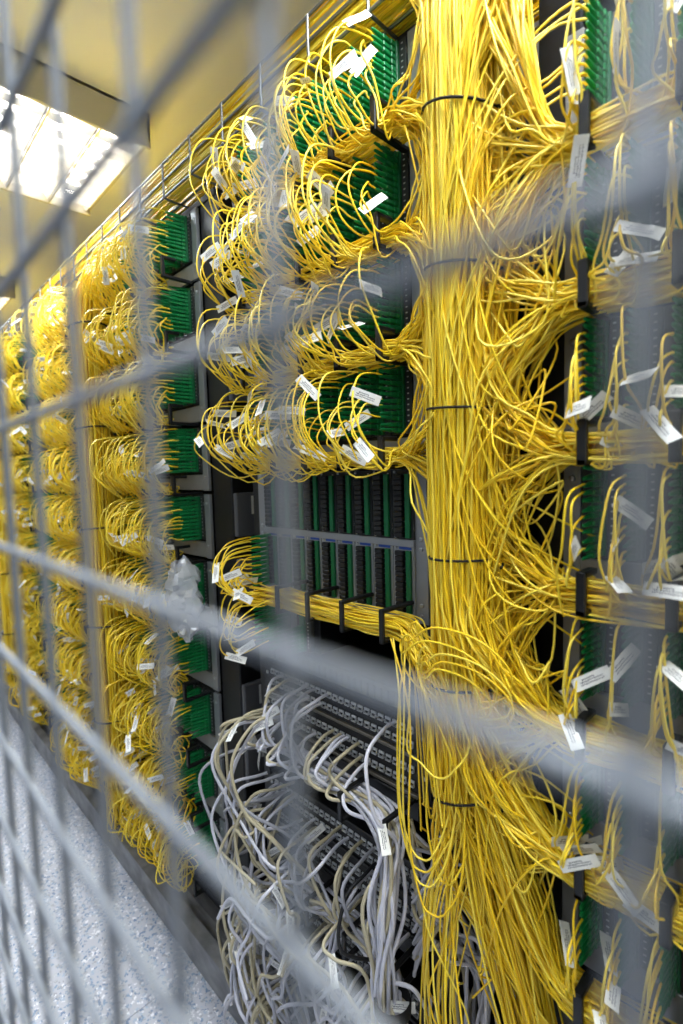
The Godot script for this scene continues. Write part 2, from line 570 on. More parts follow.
func luminaires() -> void:
	var spots := [[-2.12, 0.18, "bright white louvred ceiling light above the cable tray"], [-4.11, 0.18, "bright louvred ceiling light farther along the cable tray"], [-0.13, 0.18, "louvred ceiling light above the nearest trunk of yellow cables"], [1.86, 0.18, "louvred ceiling light at the near end of the row"], [-6.10, 0.18, "louvred ceiling light at the far end of the row"], [-2.12, 1.75, "louvred aisle light across from the bright rack light"], [-4.11, 1.75, "second louvred aisle light along the grey wall"], [-0.13, 1.75, "louvred aisle light above the mesh fence"], [-6.10, 1.75, "louvred aisle light near the far wall"]]
	for sp in spots:
		var t := thing("ceiling_luminaire", sp[2], "light", Vector3(sp[0], 2.56, sp[1]))
		var a := Acc.new()
		var h := 0.315
		box(a, Vector3(-h, 0.02, -h), Vector3(h, 0.12, -h + 0.012), 0.002)
		box(a, Vector3(-h, 0.02, h - 0.012), Vector3(h, 0.12, h), 0.002)
		box(a, Vector3(-h, 0.0, -h + 0.0), Vector3(-h + 0.012, 0.12, h), 0.002)
		box(a, Vector3(h - 0.012, 0.0, -h), Vector3(h, 0.12, h), 0.002)
		box(a, Vector3(-h, 0.11, -h), Vector3(h, 0.12, h))
		part("housing", mesh_of(a), M.luminaire_housing, t)
		for k in 4:
			var z := -0.225 + k * 0.15
			var r := Acc.new()
			for s in [-1.0, 1.0]:
				quad(r, Vector3(-0.3, 0.10, z), Vector3(0.3, 0.10, z), Vector3(0.3, 0.012, z + s * 0.07), Vector3(-0.3, 0.012, z + s * 0.07))
			part("reflector", mesh_of(r), M.reflector, t)
			var g := Acc.new()
			tube(g, PackedVector3Array([Vector3(-0.29, 0.06, z), Vector3(0.0, 0.06, z), Vector3(0.29, 0.06, z)]), 0.013, 12, Color.WHITE, Vector3.ZERO, true)
			part("lamp_tube", mesh_of(g), M.lamp_tube if sp[1] < 1.0 else M.lamp_tube_dim, t)
			if k < 3:
				part("divider", boxm(Vector3(-0.3, 0.002, z + 0.072), Vector3(0.3, 0.02, z + 0.078)), M.steel, t)
			for j in 7:
				part("lamella", boxm(Vector3(-0.24 + j * 0.08, 0.004, z - 0.066), Vector3(-0.2385 + j * 0.08, 0.03, z + 0.066)), M.reflector, t)
		var l := AreaLight3D.new()
		l.name = "lamp_light"
		l.area_size = Vector2(0.58, 0.58)
		l.light_energy = 3.5 if sp[1] < 1.0 else 1.3
		l.light_color = Color(0.93, 0.965, 1.0)
		l.shadow_enabled = true
		l.set("area_range", 12.0)
		l.position = Vector3(0, -0.004, 0)
		l.rotation_degrees = Vector3(-90, 0, 0)
		t.add_child(l)

func frames() -> void:
	cabinet(-1.06, -0.525, "black rack cabinet holding the empty panels and grey network cables")
	cabinet(-0.315, 0.22, "black rack cabinet nearest to the wire mesh fence")
	cabinet(-1.855, -1.236, "black rack cabinet with the plastic bag hanging on it", 0.049)
	cabinet(-2.53, -2.01, "black rack cabinet past the bright yellow trunk")
	cabinet(-3.265, -2.735, "black rack cabinet in the third pair along the row")
	cabinet(-3.97, -3.435, "black rack cabinet at the far end of the third pair")
	# dark backs between the racks, where the trunks hang
	for x in [[-0.525, -0.315], [-2.01, -1.855], [-3.435, -3.265]]:
		struct("trim_%d" % (2 + int(-x[0])), boxm(Vector3(x[0], 0.1, -0.32), Vector3(x[1], 2.15, -0.30)), M.black_paint, "black back plate behind the hanging yellow trunk")

func tray() -> void:
	var t := thing("wire_cable_tray", "galvanised wire basket tray full of yellow cables above the racks", "cable tray", Vector3(-3.0, 2.157, -0.07))
	var o := t.position
	var x0 := -8.0
	var x1 := 1.0
	for w in [[0.05, 2.157], [0.05, 2.20], [0.05, 2.243], [0.0, 2.157], [-0.06, 2.157], [-0.12, 2.157], [-0.19, 2.157], [-0.19, 2.20], [-0.19, 2.243]]:
		var a := Acc.new()
		tube(a, PackedVector3Array([Vector3(x0, w[1], w[0]), Vector3(x1, w[1], w[0])]), 0.0032, 6, Color.WHITE, o)
		part("long_wire", mesh_of(a), M.tray_wire, t)
	var rib := Acc.new()
	tube(rib, catmull(PackedVector3Array([Vector3(0, 0.086, 0.1225), Vector3(0, 0.01, 0.1225), Vector3(0, -0.004, 0.112), Vector3(0, -0.004, 0), Vector3(0, -0.004, -0.112), Vector3(0, 0.01, -0.1225), Vector3(0, 0.086, -0.1225)]), 4), 0.0032, 6)
	var rm := mesh_of(rib)
	var x := 0.9
	while x > -7.5:
		part("cross_wire", rm, M.tray_wire, t, Vector3(x, 2.157, -0.07) - o)
		x -= 0.15
	var b := Acc.new()
	for k in 170:
		var p := PackedVector3Array()
		var y := rnd(2.164, 2.25)
		var z := rnd(-0.183, 0.043)
		if k < 70: y = rnd(2.163, 2.172)
		elif k < 100: z = rnd(0.036, 0.044)
		var xx := 1.0
		while xx > -6.5:
			p.append(Vector3(xx, clampf(y + rnd(-0.008, 0.008), 2.1625, 2.26), clampf(z + rnd(-0.012, 0.012), -0.185, 0.0445)))
			xx -= 0.45
		tube(b, catmull(p, 4), 0.0024, 5, YT[k % 3])
	var s := top("fibre_bundle", mesh_of(b), M.jackets, "long bundle of yellow fibre cables lying in the wire tray", "cable bundle")
	s.set_meta("kind", "stuff")

func pick_yellow() -> Material:
	return [M.yellow, M.yellow_gold, M.yellow_pale, M.yellow][rng.randi_range(0, 3)]

func trunk_target() -> Vector2:                    # a place on the trunk's cross-section
	var g := rnd(0, TAU)
	var q := sqrt(rnd(0.3, 1.0))
	return Vector2(-0.42 + cos(g) * q * 0.056, 0.045 + sin(g) * q * 0.045)

const A_TOPS := [2.128, 1.950, 1.772, 1.594]
func rack_a() -> void:
	var xs := []
	for i in 9: xs.append(-0.590 - i * 0.05)
	var br := []
	for i in 5: br.append(-0.567 - i * 0.1)
	var stuff := Acc.new()
	for k in 4:
		var yt: float = A_TOPS[k]
		shelf_panel(xs, yt, -1.022, -0.565, ["topmost green patch panel beside the empty panels' column", "second green patch panel below the tray in the rack with empty panels", "third green patch panel below the tray in the rack with empty panels", "green patch panel directly above the empty black panels"][k], 3, br, "")
		var where: String = ["topmost panel under the tray", "second panel under the tray", "third panel under the tray", "panel directly above the empty panels"][k]
		for i in 9:
			for j in 12:
				if rng.randf() > (0.45 if i < 2 else 0.68): continue
				var yc := yt - 0.1195 + j * 0.0103
				var p := loop_path(xs[i], yc, yt - 0.165, 1.0, -0.55, 0.095 if k > 0 else 0.075)
				var tt := trunk_target()
				var up := rng.randf() < (0.55 if k > 1 else 0.35)
				fan(p, -0.55, tt.x - 0.02, tt.y, rnd(0.06, 0.22) * (1.0 if up else -1.0), rnd(0.2, 0.5))
				var flag := rng.randf() < 0.34
				if flag:
					cable("fibre_patch_cable", p, 0.00160, pick_yellow(), "flag-labelled yellow fibre cable, %s connector column of the %s" % [nth(i), where], "flagged cables, %s column of the %s" % [nth(i), where], rnd(1.7, 4.3))
				elif i < 3 and rng.randf() < 0.5:
					cable("fibre_patch_cable", p, 0.00160, pick_yellow(), "plain yellow fibre cable, %s connector column of the %s" % [nth(i), where], "plain cables, %s column of the %s" % [nth(i), where])
				else:
					tube(stuff, catmull(p, 4), 0.00160, 5, YT[rng.randi_range(0, 2)])
	empty_panels()
	# lower shelf of the rack: its cables come from the outer modules only and run along through square hooks
	for i in 4:
		part("routing_ring", ring_mesh(), M.black_plastic, get_node("module_chassis"), Vector3(-0.572 - i * 0.098, 1.142, 0) - get_node("module_chassis").position)
	for i in 2:
		for j in 12:
			if i == 1 and j % 2 == 1: continue
			var p := loop_path(-1.0 + i * 0.03, 1.258 - j * 0.0103, 1.135, 1.0, -0.55, 0.10)
			var tt := trunk_target()
			fan(p, -0.55, tt.x - 0.03, tt.y + 0.02, -rnd(0.1, 0.3), rnd(0.2, 0.5))
			cable("fibre_patch_cable", p, 0.00160, pick_yellow(), "yellow fibre cable running through the square hooks below the empty panels", "yellow cables in the hooks below the empty panels", rnd(1.7, 4.3) if j % 3 == 0 else -1.0)
	# short green panel just under the hooks, with a few flagged cables
	var sp := thing("short_patch_panel", "short green patch panel hanging below the square hooks", "patch panel", Vector3(-0.95, 0.997, 0))
	part("housing", boxm(Vector3(-0.075, 0.0, -0.12), Vector3(0.105, 0.108, -0.014), 0.001), M.black_paint, sp)
	for i in 3:
		var m := Node3D.new()
		m.name = "module"
		sp.add_child(m, true)
		m.position = Vector3(-0.048 + i * 0.055, 0.002, 0)
		part("faceplate", boxm(Vector3(-0.024, 0, -0.014), Vector3(0.024, 0.105, -0.002), 0.0006), M.module_plate_grey if i == 1 else M.module_plate, m)
		part("adapter_strip", boxm(Vector3(-0.009, 0.001, -0.003), Vector3(0.009, 0.104, 0.004), 0.0008), M.green_deep, m)
		for j in (10 if i < 2 else 6):
			part("connector", connector_mesh, M.green, m, Vector3(0, 0.0055 + j * 0.0103, 0.002))
	for j in 8:
		var yc := 1.005 + j * 0.0103
		var x := -0.998 + (0.055 if j % 3 == 2 else 0.0)
		var b := rnd(0.10, 0.14)
		var p := PackedVector3Array([Vector3(x, yc, 0.05), Vector3(x, yc - 0.002, 0.07), Vector3(x - 0.005, yc - 0.012, b - 0.01), Vector3(x - 0.008, yc + 0.015, b + 0.012), Vector3(x, yc + 0.06, b), Vector3(x + 0.02, 1.12, 0.09), Vector3(x + 0.06, 1.13, 0.06), Vector3(x + 0.2, 1.125 + rnd(-0.01, 0.01), 0.05), Vector3(-0.57, 1.125, 0.05)])
		cable("fibre_patch_cable", p, 0.00160, pick_yellow(), "yellow fibre cable from the short panel below the square hooks" + (", flag-labelled" if j % 2 == 0 else ""), "yellow cables of the short panel" + (", flagged" if j % 2 == 0 else ""), rnd(2.0, 3.6) if j % 2 == 0 else -1.0)
	for k in 45:
		var p := PackedVector3Array()
		var y := 1.13 + rnd(-0.018, 0.016)
		var z := rnd(0.03, 0.075)
		for q in 6: p.append(Vector3(-0.98 + q * 0.086, y + rnd(-0.006, 0.006), z + rnd(-0.006, 0.006)))
		var tt := trunk_target()
		fan(p, -0.55, tt.x - 0.02, tt.y + 0.02, -rnd(0.08, 0.3), rnd(0.05, 0.2))
		tube(stuff, catmull(p, 4), 0.00160, 5, YT[rng.randi_range(0, 2)])
	var s := top("fibre_bundle", mesh_of(stuff), M.jackets, "mass of yellow fibre cables in the rack with the empty panels", "cable bundle")
	s.set_meta("kind", "stuff")

func ring_mesh() -> ArrayMesh:
	if not mesh_cache.has("ring"):
		var a := Acc.new()
		box(a, Vector3(-0.005, -0.034, 0.0), Vector3(0.005, -0.027, 0.088), 0.0015)
		box(a, Vector3(-0.005, -0.034, 0.081), Vector3(0.005, 0.026, 0.088), 0.0015)
		box(a, Vector3(-0.005, 0.019, 0.0), Vector3(0.005, 0.026, 0.088), 0.0015)
		mesh_cache.ring = mesh_of(a)
	return mesh_cache.ring

func empty_panels() -> void:
	var t := thing("module_chassis", "grey chassis of empty modules with black port caps and green strips", "patch panel", Vector3(-0.79, 1.13, 0))
	var o := t.position
	part("chassis_body", boxm(Vector3(-1.022, 1.128, -0.16) - o, Vector3(-0.565, 1.412, -0.014) - o, 0.001), M.black_paint, t)
	for r in [1.412, 1.271, 1.132]:
		part("rail", boxm(Vector3(-1.022, r - 0.007, -0.014) - o, Vector3(-0.565, r + 0.007, 0.002) - o, 0.001), M.plate_grey, t)
	for row in 2:
		var y0: float = [1.278, 1.139][row]
		var hh := 0.127
		for i in 9:
			var m := Node3D.new()
			m.name = "module"
			t.add_child(m, true)
			var x := -0.590 - i * 0.05
			m.position = Vector3(x, y0, 0) - o
			part("faceplate", boxm(Vector3(-0.0242, 0, -0.014), Vector3(0.0242, hh, 0.0), 0.0006), M.module_plate_grey if row == 1 else M.module_plate, m)
			part("green_strip", boxm(Vector3(0.008, 0.003, 0.0), Vector3(0.019, 0.119, 0.006), 0.001), M.green_deep, m)
			for j in 12:
				part("port_cap", cap_mesh(), M.cap_black, m, Vector3(-0.004, 0.0085 + j * 0.0096, 0))
			if row == 1:
				part("stud_row", stud_mesh(), M.steel, m).set_meta("kind", "stuff")
				part("name_strip", boxm(Vector3(-0.010, 0.1205, 0.0), Vector3(0.018, 0.1265, 0.0008)), M.blue_print, m)
			part("screw", screw_mesh, M.steel, m, Vector3(-0.018, 0.123, 0.0)).scale = Vector3(0.6, 0.6, 0.8)
			part("screw", screw_mesh, M.steel, m, Vector3(-0.018, 0.004, 0.0)).scale = Vector3(0.6, 0.6, 0.8)
	for ex in [-1.034, -0.553]:
		part("ear", boxm(Vector3(ex - 0.014, 1.126, -0.014) - o, Vector3(ex + 0.014, 1.414, -0.004) - o, 0.001), M.ear_grey, t)
		for sy in [1.14, 1.16, 1.262, 1.28, 1.40]:
			part("screw", screw_mesh, M.steel, t, Vector3(ex, sy, -0.004) - o)
	# outer column of green connectors that are in use
	for j in 12:
		part("connector", connector_mesh, M.green, t, Vector3(-1.0, 1.258 - j * 0.0103, 0.002) - o)

func stud_mesh() -> ArrayMesh:
	if not mesh_cache.has("stud"):
		var a := Acc.new()
		for j in 12:
			lathe_z(a, [Vector2(0.0016, 0.0), Vector2(0.0016, 0.0016), Vector2(0.0001, 0.0020)], 8, Vector3(-0.0195, 0.0085 + j * 0.0096, 0.0))
		mesh_cache.stud = mesh_of(a)
	return mesh_cache.stud

func cap_mesh() -> ArrayMesh:
	if not mesh_cache.has("cap"):
		var a := Acc.new()
		box(a, Vector3(-0.0095, -0.0043, 0.0), Vector3(0.0095, 0.0043, 0.011), 0.0014)
		mesh_cache.cap = mesh_of(a)
	return mesh_cache.cap

const C_TOPS := [2.149, 1.963, 1.777, 1.591, 1.405, 1.219, 1.033, 0.847, 0.661, 0.475]
func rack_c() -> void:
	var xs := []
	for i in 9: xs.append(-0.252 + i * 0.0475)
	var br := []
	for i in 5: br.append(-0.244 + i * 0.097)
	var stuff := Acc.new()
	for k in C_TOPS.size():
		var yt: float = C_TOPS[k]
		if yt > 2.13: continue
		shelf_panel(xs, yt, -0.278, 0.17, "green patch panel in the rack nearest to the mesh fence, %s from the top" % ordinal(k - 1), 5, br, "")
		var where: String = "%s panel beside the fence" % ordinal(k - 1)
		var yb := yt - 0.165
		for i in 6:
			for j in 12:
				if rng.randf() > (0.52 if i < 5 else 0.3): continue
				var yc := yt - 0.1195 + j * 0.0103
				var p := loop_path(xs[i], yc, yb, -1.0, -0.27, 0.086, true)
				var tt := trunk_target()
				var up := rng.randf() < (0.35 if k < 3 else (0.6 if k < 6 else 0.9))
				fan(p, -0.27, tt.x + 0.01, tt.y, maxf(rnd(0.06, 0.34), 0.0 if k < 7 else 0.88 - yb + rnd(0.0, 0.12)) * (1.0 if up or k > 6 else -1.0), rnd(0.2, 0.5), k > 6)
				var flag := rng.randf() < 0.40
				if i < 4 and flag:
					cable("fibre_patch_cable", p, 0.00160, pick_yellow(), "flag-labelled yellow fibre cable, %s connector column of the %s" % [nth(i), where], "flagged cables, %s column of the %s" % [nth(i), where], rnd(1.7, 4.6))
				elif i < 3 and rng.randf() < 0.22:
					cable("fibre_patch_cable", p, 0.00160, pick_yellow(), "plain yellow fibre cable, %s connector column of the %s" % [nth(i), where], "plain cables, %s column of the %s" % [nth(i), where])
				else:
					tube(stuff, catmull(p, 4), 0.00160, 5, YT[rng.randi_range(0, 2)])
		for q in (58 if k < 7 else (40 if k == 7 else 20)):
			var p := PackedVector3Array()
			var y := yb + rnd(-0.022, 0.014)
			var z := rnd(0.02, 0.075)
			for w in 5: p.append(Vector3(0.12 - w * 0.0975, y + rnd(-0.006, 0.006), z + rnd(-0.006, 0.006)))
			var tt := trunk_target()
			var up := rng.randf() < (0.4 if k < 3 else (0.6 if k < 6 else 0.92))
			fan(p, -0.27, tt.x + 0.01, tt.y, (rnd(0.05, 0.42) if k < 6 else maxf(rnd(0.12, 0.28), 0.88 - yb + rnd(0.0, 0.12))) * (1.0 if up or k > 6 else -1.0), rnd(0.2, 0.5), k > 6)
			tube(stuff, catmull(p, 4), 0.00160, 5, YT[rng.randi_range(0, 2)])
	# cables that come down out of the tray to the topmost hooks, and some that climb from the trunk
	for q in 75:
		var j := rnd(-0.02, 0.014)
		var p: PackedVector3Array
		if q < 50:
			var x := rnd(-0.42, -0.33)
			p = PackedVector3Array([Vector3(x + rnd(-0.2, 0.1), 2.18, rnd(-0.1, 0.0)), Vector3(x, 2.13, rnd(0.03, 0.06)), Vector3(x + rnd(0.0, 0.02), 2.02, rnd(0.05, 0.09)), Vector3(lerpf(x, -0.29, 0.55), 1.90 + rnd(-0.03, 0.03), rnd(0.05, 0.09)), Vector3(-0.285, 1.81 + j, rnd(0.03, 0.07)), Vector3(-0.2, 1.80 + j, rnd(0.02, 0.07)), Vector3(0.0, 1.80 + j, rnd(0.02, 0.07))])
		else:
			p = PackedVector3Array([Vector3(rnd(-0.45, -0.40), rnd(1.6, 1.75), 0.07), Vector3(rnd(-0.42, -0.39), 1.86, 0.09), Vector3(rnd(-0.38, -0.35), rnd(1.96, 2.02), rnd(0.07, 0.1)), Vector3(-0.31, rnd(2.05, 2.11), rnd(0.04, 0.08)), Vector3(-0.24, 2.14, 0.02), Vector3(-0.1, 2.18, -0.03)])
		tube(stuff, catmull(p, 5), 0.00160, 5, YT[q % 3])
	# slack that hangs in wide arcs between the trunk and the rack
	for q in 30:
		var y := rnd(0.75, 1.78)
		var tt := trunk_target()
		var dy := rnd(-0.25, 0.25)
		var p := PackedVector3Array([Vector3(tt.x, y + 0.35, tt.y), Vector3(tt.x + 0.01, y + 0.15, tt.y + 0.01), Vector3(rnd(-0.37, -0.34), y - 0.02, rnd(0.05, 0.11)), Vector3(rnd(-0.33, -0.29), y - rnd(0.0, 0.08), rnd(0.04, 0.1)), Vector3(rnd(-0.31, -0.27), y + dy * 0.4 + 0.02, rnd(0.03, 0.07)), Vector3(rnd(-0.36, -0.30), y + dy, rnd(0.03, 0.08)), Vector3(tt.x + 0.02, y + dy * 1.5 - 0.05, tt.y)])
		tube(stuff, catmull(p, 6), 0.00160, 5, YT[rng.randi_range(0, 2)])
	var s := top("fibre_bundle", mesh_of(stuff), M.jackets, "mass of yellow fibre cables fanning between the trunk and the nearest rack", "cable bundle")
	s.set_meta("kind", "stuff")

func trunk_a() -> void:
	var inner := Acc.new()
	for k in 330:
		var g := rnd(0, TAU)
		var front := k < 120
		var q := sqrt(rnd(0.85, 1.0)) if front else sqrt(rnd(0.0, 0.95))
		if front: g = rnd(-0.1 * PI, 1.1 * PI)
		var cx := cos(g) * q * 0.055
		var cz := sin(g) * q * 0.048
		var p := PackedVector3Array()
		var y := 2.05
		p.append(Vector3(-0.423 + rnd(-0.4, 0.4), 2.18 + rnd(0.0, 0.04), rnd(-0.12, 0.02)))
		p.append(Vector3(-0.423 + cx * 1.2, 2.15, 0.03 + cz * 0.5))
		var way := k % 10
		var stop := rnd(1.0, 1.3) if way < 7 else 0.84
		while y > stop:
			p.append(Vector3(-0.423 + cx + rnd(-0.010, 0.010), y, 0.048 + cz + rnd(-0.006, 0.006)))
			y -= rnd(0.16, 0.24)
		var l := p[p.size() - 1]
		if way < 7:                                  # off to the hooks of the nearest rack
			var yh: float = [1.054, 0.868, 0.868, 1.054, 0.868, 0.682, 1.054][way]
			if l.y - yh < 0.12: yh -= 0.186
			p.append(Vector3(lerpf(l.x, -0.38, 0.4), lerpf(l.y, yh, 0.45), l.z + rnd(0.0, 0.02)))
			p.append(Vector3(-0.335 + rnd(-0.015, 0.015), lerpf(l.y, yh, 0.86) + rnd(-0.02, 0.02), rnd(0.04, 0.08)))
			p.append(Vector3(-0.26, yh + rnd(-0.02, 0.014), rnd(0.02, 0.07)))
			p.append(Vector3(-0.12, yh + rnd(-0.02, 0.014), rnd(0.02, 0.07)))
		elif k > 80:                                # ends inside the trunk
			p.append(Vector3(l.x, l.y - 0.05, 0.04))
		elif way < 8:                                # a flat ribbon slanting down to the lower hooks
			var off := rnd(-0.012, 0.012)
			p.append_array([Vector3(-0.47 + off, 0.80, 0.085), Vector3(-0.39 + off, 0.71 + off, 0.08), Vector3(-0.30, 0.62 + off, 0.07), Vector3(-0.22, 0.55 + off, 0.05)])
		else:                                        # straight down
			var off := rnd(-0.025, 0.035)
			p.append_array([Vector3(-0.46 + off, 0.72, rnd(0.08, 0.11)), Vector3(-0.475 + off * 1.3, 0.55, rnd(0.08, 0.11)), Vector3(-0.47 + off * 1.6, 0.35, rnd(0.06, 0.1)), Vector3(-0.45 + off * 2.0, 0.13, 0.06)])
		if front and k < 45:
			var tone: String = ["bright", "golden", "pale"][k % 3]
			cable("fibre_trunk_cable", p, 0.0016, [M.yellow, M.yellow_gold, M.yellow_pale][k % 3], tone + " yellow fibre cable hanging on the face of the thick trunk", tone + " yellow cables on the face of the thick trunk", -1.0, 4)
		else:
			tube(inner, catmull(p, 4), 0.0016, 5, YT[rng.randi_range(0, 2)])
	# slack that hangs below the hooks of the empty panels
	for k in 6:
		var x := rnd(-0.53, -0.46)
		var yb := rnd(0.72, 0.95)
		var w := rnd(0.05, 0.10)
		var z := rnd(0.10, 0.13)
		var p := PackedVector3Array([Vector3(rnd(-0.56, -0.52), 1.12, rnd(0.05, 0.08)), Vector3(x, 1.03, z), Vector3(x - 0.005, lerpf(1.0, yb, 0.6), z), Vector3(x + w * 0.2, yb + 0.012, z), Vector3(x + w * 0.5, yb, z), Vector3(x + w * 0.8, yb + 0.02, z), Vector3(x + w, yb + 0.08, z - 0.02), Vector3(-0.42 + rnd(-0.03, 0.03), yb + 0.25, 0.07)])
		tube(inner, catmull(p, 6), 0.00160, 5, YT[rng.randi_range(0, 2)])
	for k in 7:
		var x := rnd(-0.46, -0.42)
		var p := PackedVector3Array([Vector3(x, 1.1, 0.07), Vector3(x + rnd(-0.02, 0.02), 0.9, rnd(0.08, 0.11)), Vector3(x + rnd(-0.05, 0.03), 0.72, rnd(0.08, 0.13)), Vector3(x + rnd(-0.06, 0.05), 0.55, rnd(0.08, 0.13)), Vector3(x + rnd(-0.03, 0.08), 0.42, rnd(0.07, 0.12)), Vector3(x + rnd(0.0, 0.14), 0.3, 0.07)])
		tube(inner, catmull(p, 6), 0.00160, 5, YT[rng.randi_range(0, 2)])
	for k in 5:
		var c := Vector3(-0.40 + rnd(-0.03, 0.03), 1.09 + rnd(-0.03, 0.03), 0.105)
		var rr := rnd(0.045, 0.075)
		var p := PackedVector3Array([Vector3(-0.55, 1.12, 0.06)])
		for i in 9:
			var g := PI * 0.9 - TAU * 1.1 * i / 8.0
			p.append(c + Vector3(cos(g) * rr * 1.3, sin(g) * rr * 0.8, 0.012 * sin(g)))
		p.append(c + Vector3(0.03, -0.2, -0.04))
		tube(inner, catmull(p, 5), 0.00160, 5, YT[k % 3])
	for k in 34:
		var sy := 1.0 if rng.randf() < 0.5 else -1.0
		var y := rnd(0.95, 1.66) if sy > 0 else rnd(1.35, 2.1)
		var p := PackedVector3Array([Vector3(rnd(-0.46, -0.40), y + sy * 0.45, 0.085), Vector3(rnd(-0.44, -0.40), y + sy * 0.25, 0.098), Vector3(rnd(-0.42, -0.38), y + sy * 0.1, 0.1), Vector3(rnd(-0.37, -0.34), y - sy * 0.02, rnd(0.07, 0.1)), Vector3(-0.30, y - sy * rnd(0.05, 0.1), 0.05), Vector3(-0.25, y - sy * 0.1, 0.02)])
		tube(inner, catmull(p, 5), 0.00160, 5, YT[k % 3])
	var s := top("fibre_bundle", mesh_of(inner), M.jackets, "inner cables of the thick vertical trunk between the two near racks", "cable bundle")
	s.set_meta("kind", "stuff")
	# black ties round the trunk
	for tt in [[1.905, 0.01], [1.69, 0.012], [1.49, 0.0], [1.27, -0.01], [1.075, -0.02], [0.90, -0.02]]:
		var p := PackedVector3Array()
		for i in 25:
			var g := TAU * i / 24.0
			p.append(Vector3(-0.423 + cos(g) * 0.061 + maxf(0.0, 0.9 - tt[0]) * 0.06, tt[0] - 0.05 * (tt[0] - 1.4) * cos(g) + tt[1] * 0.3 * cos(g), 0.05 + sin(g) * 0.056))
		p.append(Vector3(-0.35, tt[0] - 0.05 * (tt[0] - 1.4) - 0.012, 0.085))
		var a := Acc.new()
		tube(a, p, 0.0020, 6)
		top("cable_tie", mesh_of(a), M.velcro, "thin black tie wrapped round the thick yellow trunk", "cable tie", "black ties round the thick yellow trunk")

func far_racks() -> void:
	# [right edge, side the trunk hangs, name]
	var defs := [[-1.312, -1.0, "rack with the plastic bag", 10], [-2.03, 1.0, "rack past the bright far trunk", 10], [-2.76, -1.0, "rack in the third pair", 10], [-3.46, 1.0, "far rack of the third pair", 10]]
	for d in defs:
		var xr: float = d[0]
		var xs := []
		for i in 9: xs.append(xr - 0.03 - i * 0.05)
		var br := []
		for i in 5: br.append(xr - 0.007 - i * 0.1)
		var loops := Acc.new()
		var flags := Acc.new()
		var side: float = d[1]
		var x_end: float = xr - 0.47 if side < 0 else xr + 0.005
		for k in d[3]:
			var yt: float = 2.12 - k * 0.193
			shelf_panel(xs, yt, xr - 0.455, xr - 0.003, "green patch panel of the %s, %s from the top" % [d[2], ordinal(k)], 2 if d[0] > -1.5 else 0, br, "", 0.014 if d[0] > -1.5 else 0.012)
			for i in (8 if side < 0 else 9):
				var fill := 0.42 if i < 2 and side < 0 else 0.75
				for j in 12:
					if rng.randf() > fill: continue
					var p := loop_path(xs[i], yt - 0.1195 + j * 0.0103, yt - 0.165, side, x_end, 0.09)
					var tx := x_end + side * rnd(0.02, 0.12)
					fan(p, x_end, tx, rnd(0.0, 0.1), rnd(0.05, 0.2) * (1.0 if rng.randf() < 0.5 and k > 2 else -1.0), rnd(0.1, 0.3) if k < 7 else 0.06)
					var pts := catmull(p, 3)
					tube(loops, pts, 0.0020, 4, YT[rng.randi_range(0, 2)])
					if rng.randf() < 0.15: put_flag(null, pts[int(rnd(1.7, 4.3) * 3)], Vector3.ZERO, flags)
		var t := thing("fibre_loops", "looped yellow fibre cables with white flags on the %s" % d[2], "cable bundle", Vector3(xr - 0.22, 0.2, 0.05))
		t.set_meta("kind", "stuff")
		part("jackets", mesh_of(loops), M.jackets, t, -t.position).set_meta("kind", "stuff")
		part("label_flags", mesh_of(flags), M.paper_flag, t, -t.position).set_meta("kind", "stuff")
	for xc in [-1.81, -3.27]:
		var b := Acc.new()
		for k in 130:
			var g := rnd(0, TAU)
			var q := sqrt(rnd(0.1, 1.0))
			var p := PackedVector3Array()
			var y := 2.2
			p.append(Vector3(xc + rnd(-0.35, 0.35), 2.168, rnd(-0.1, 0.03)))
			p.append(Vector3(xc + cos(g) * q * 0.07, 2.12, rnd(0.05, 0.08)))
			y = 1.98
			while y > 0.25:
				p.append(Vector3(xc + cos(g) * q * 0.06 + rnd(-0.009, 0.009), y, 0.11 + sin(g) * q * 0.05 + rnd(-0.005, 0.005)))
				y -= 0.23
			tube(b, catmull(p, 3), 0.0023, 5, YT[rng.randi_range(0, 2)])
		var s := top("fibre_bundle", mesh_of(b), M.jackets, "vertical yellow trunk between the racks past the plastic bag" if xc > -2.0 else "vertical yellow trunk in the third pair of racks", "cable bundle")
		s.set_meta("kind", "stuff")
		for k in 5:
			var a := Acc.new()
			var p := PackedVector3Array()
			for i in 19:
				var g := TAU * i / 18.0
				p.append(Vector3(xc + cos(g) * 0.068, 1.9 - k * 0.33 + cos(g) * 0.006, 0.11 + sin(g) * 0.058))
			tube(a, p, 0.003, 6)
			top("cable_tie", mesh_of(a), M.velcro, "thin black tie round the yellow trunk past the plastic bag" if xc > -2.0 else "thin black tie round the trunk in the third pair", "cable tie", "black ties on the far trunks")

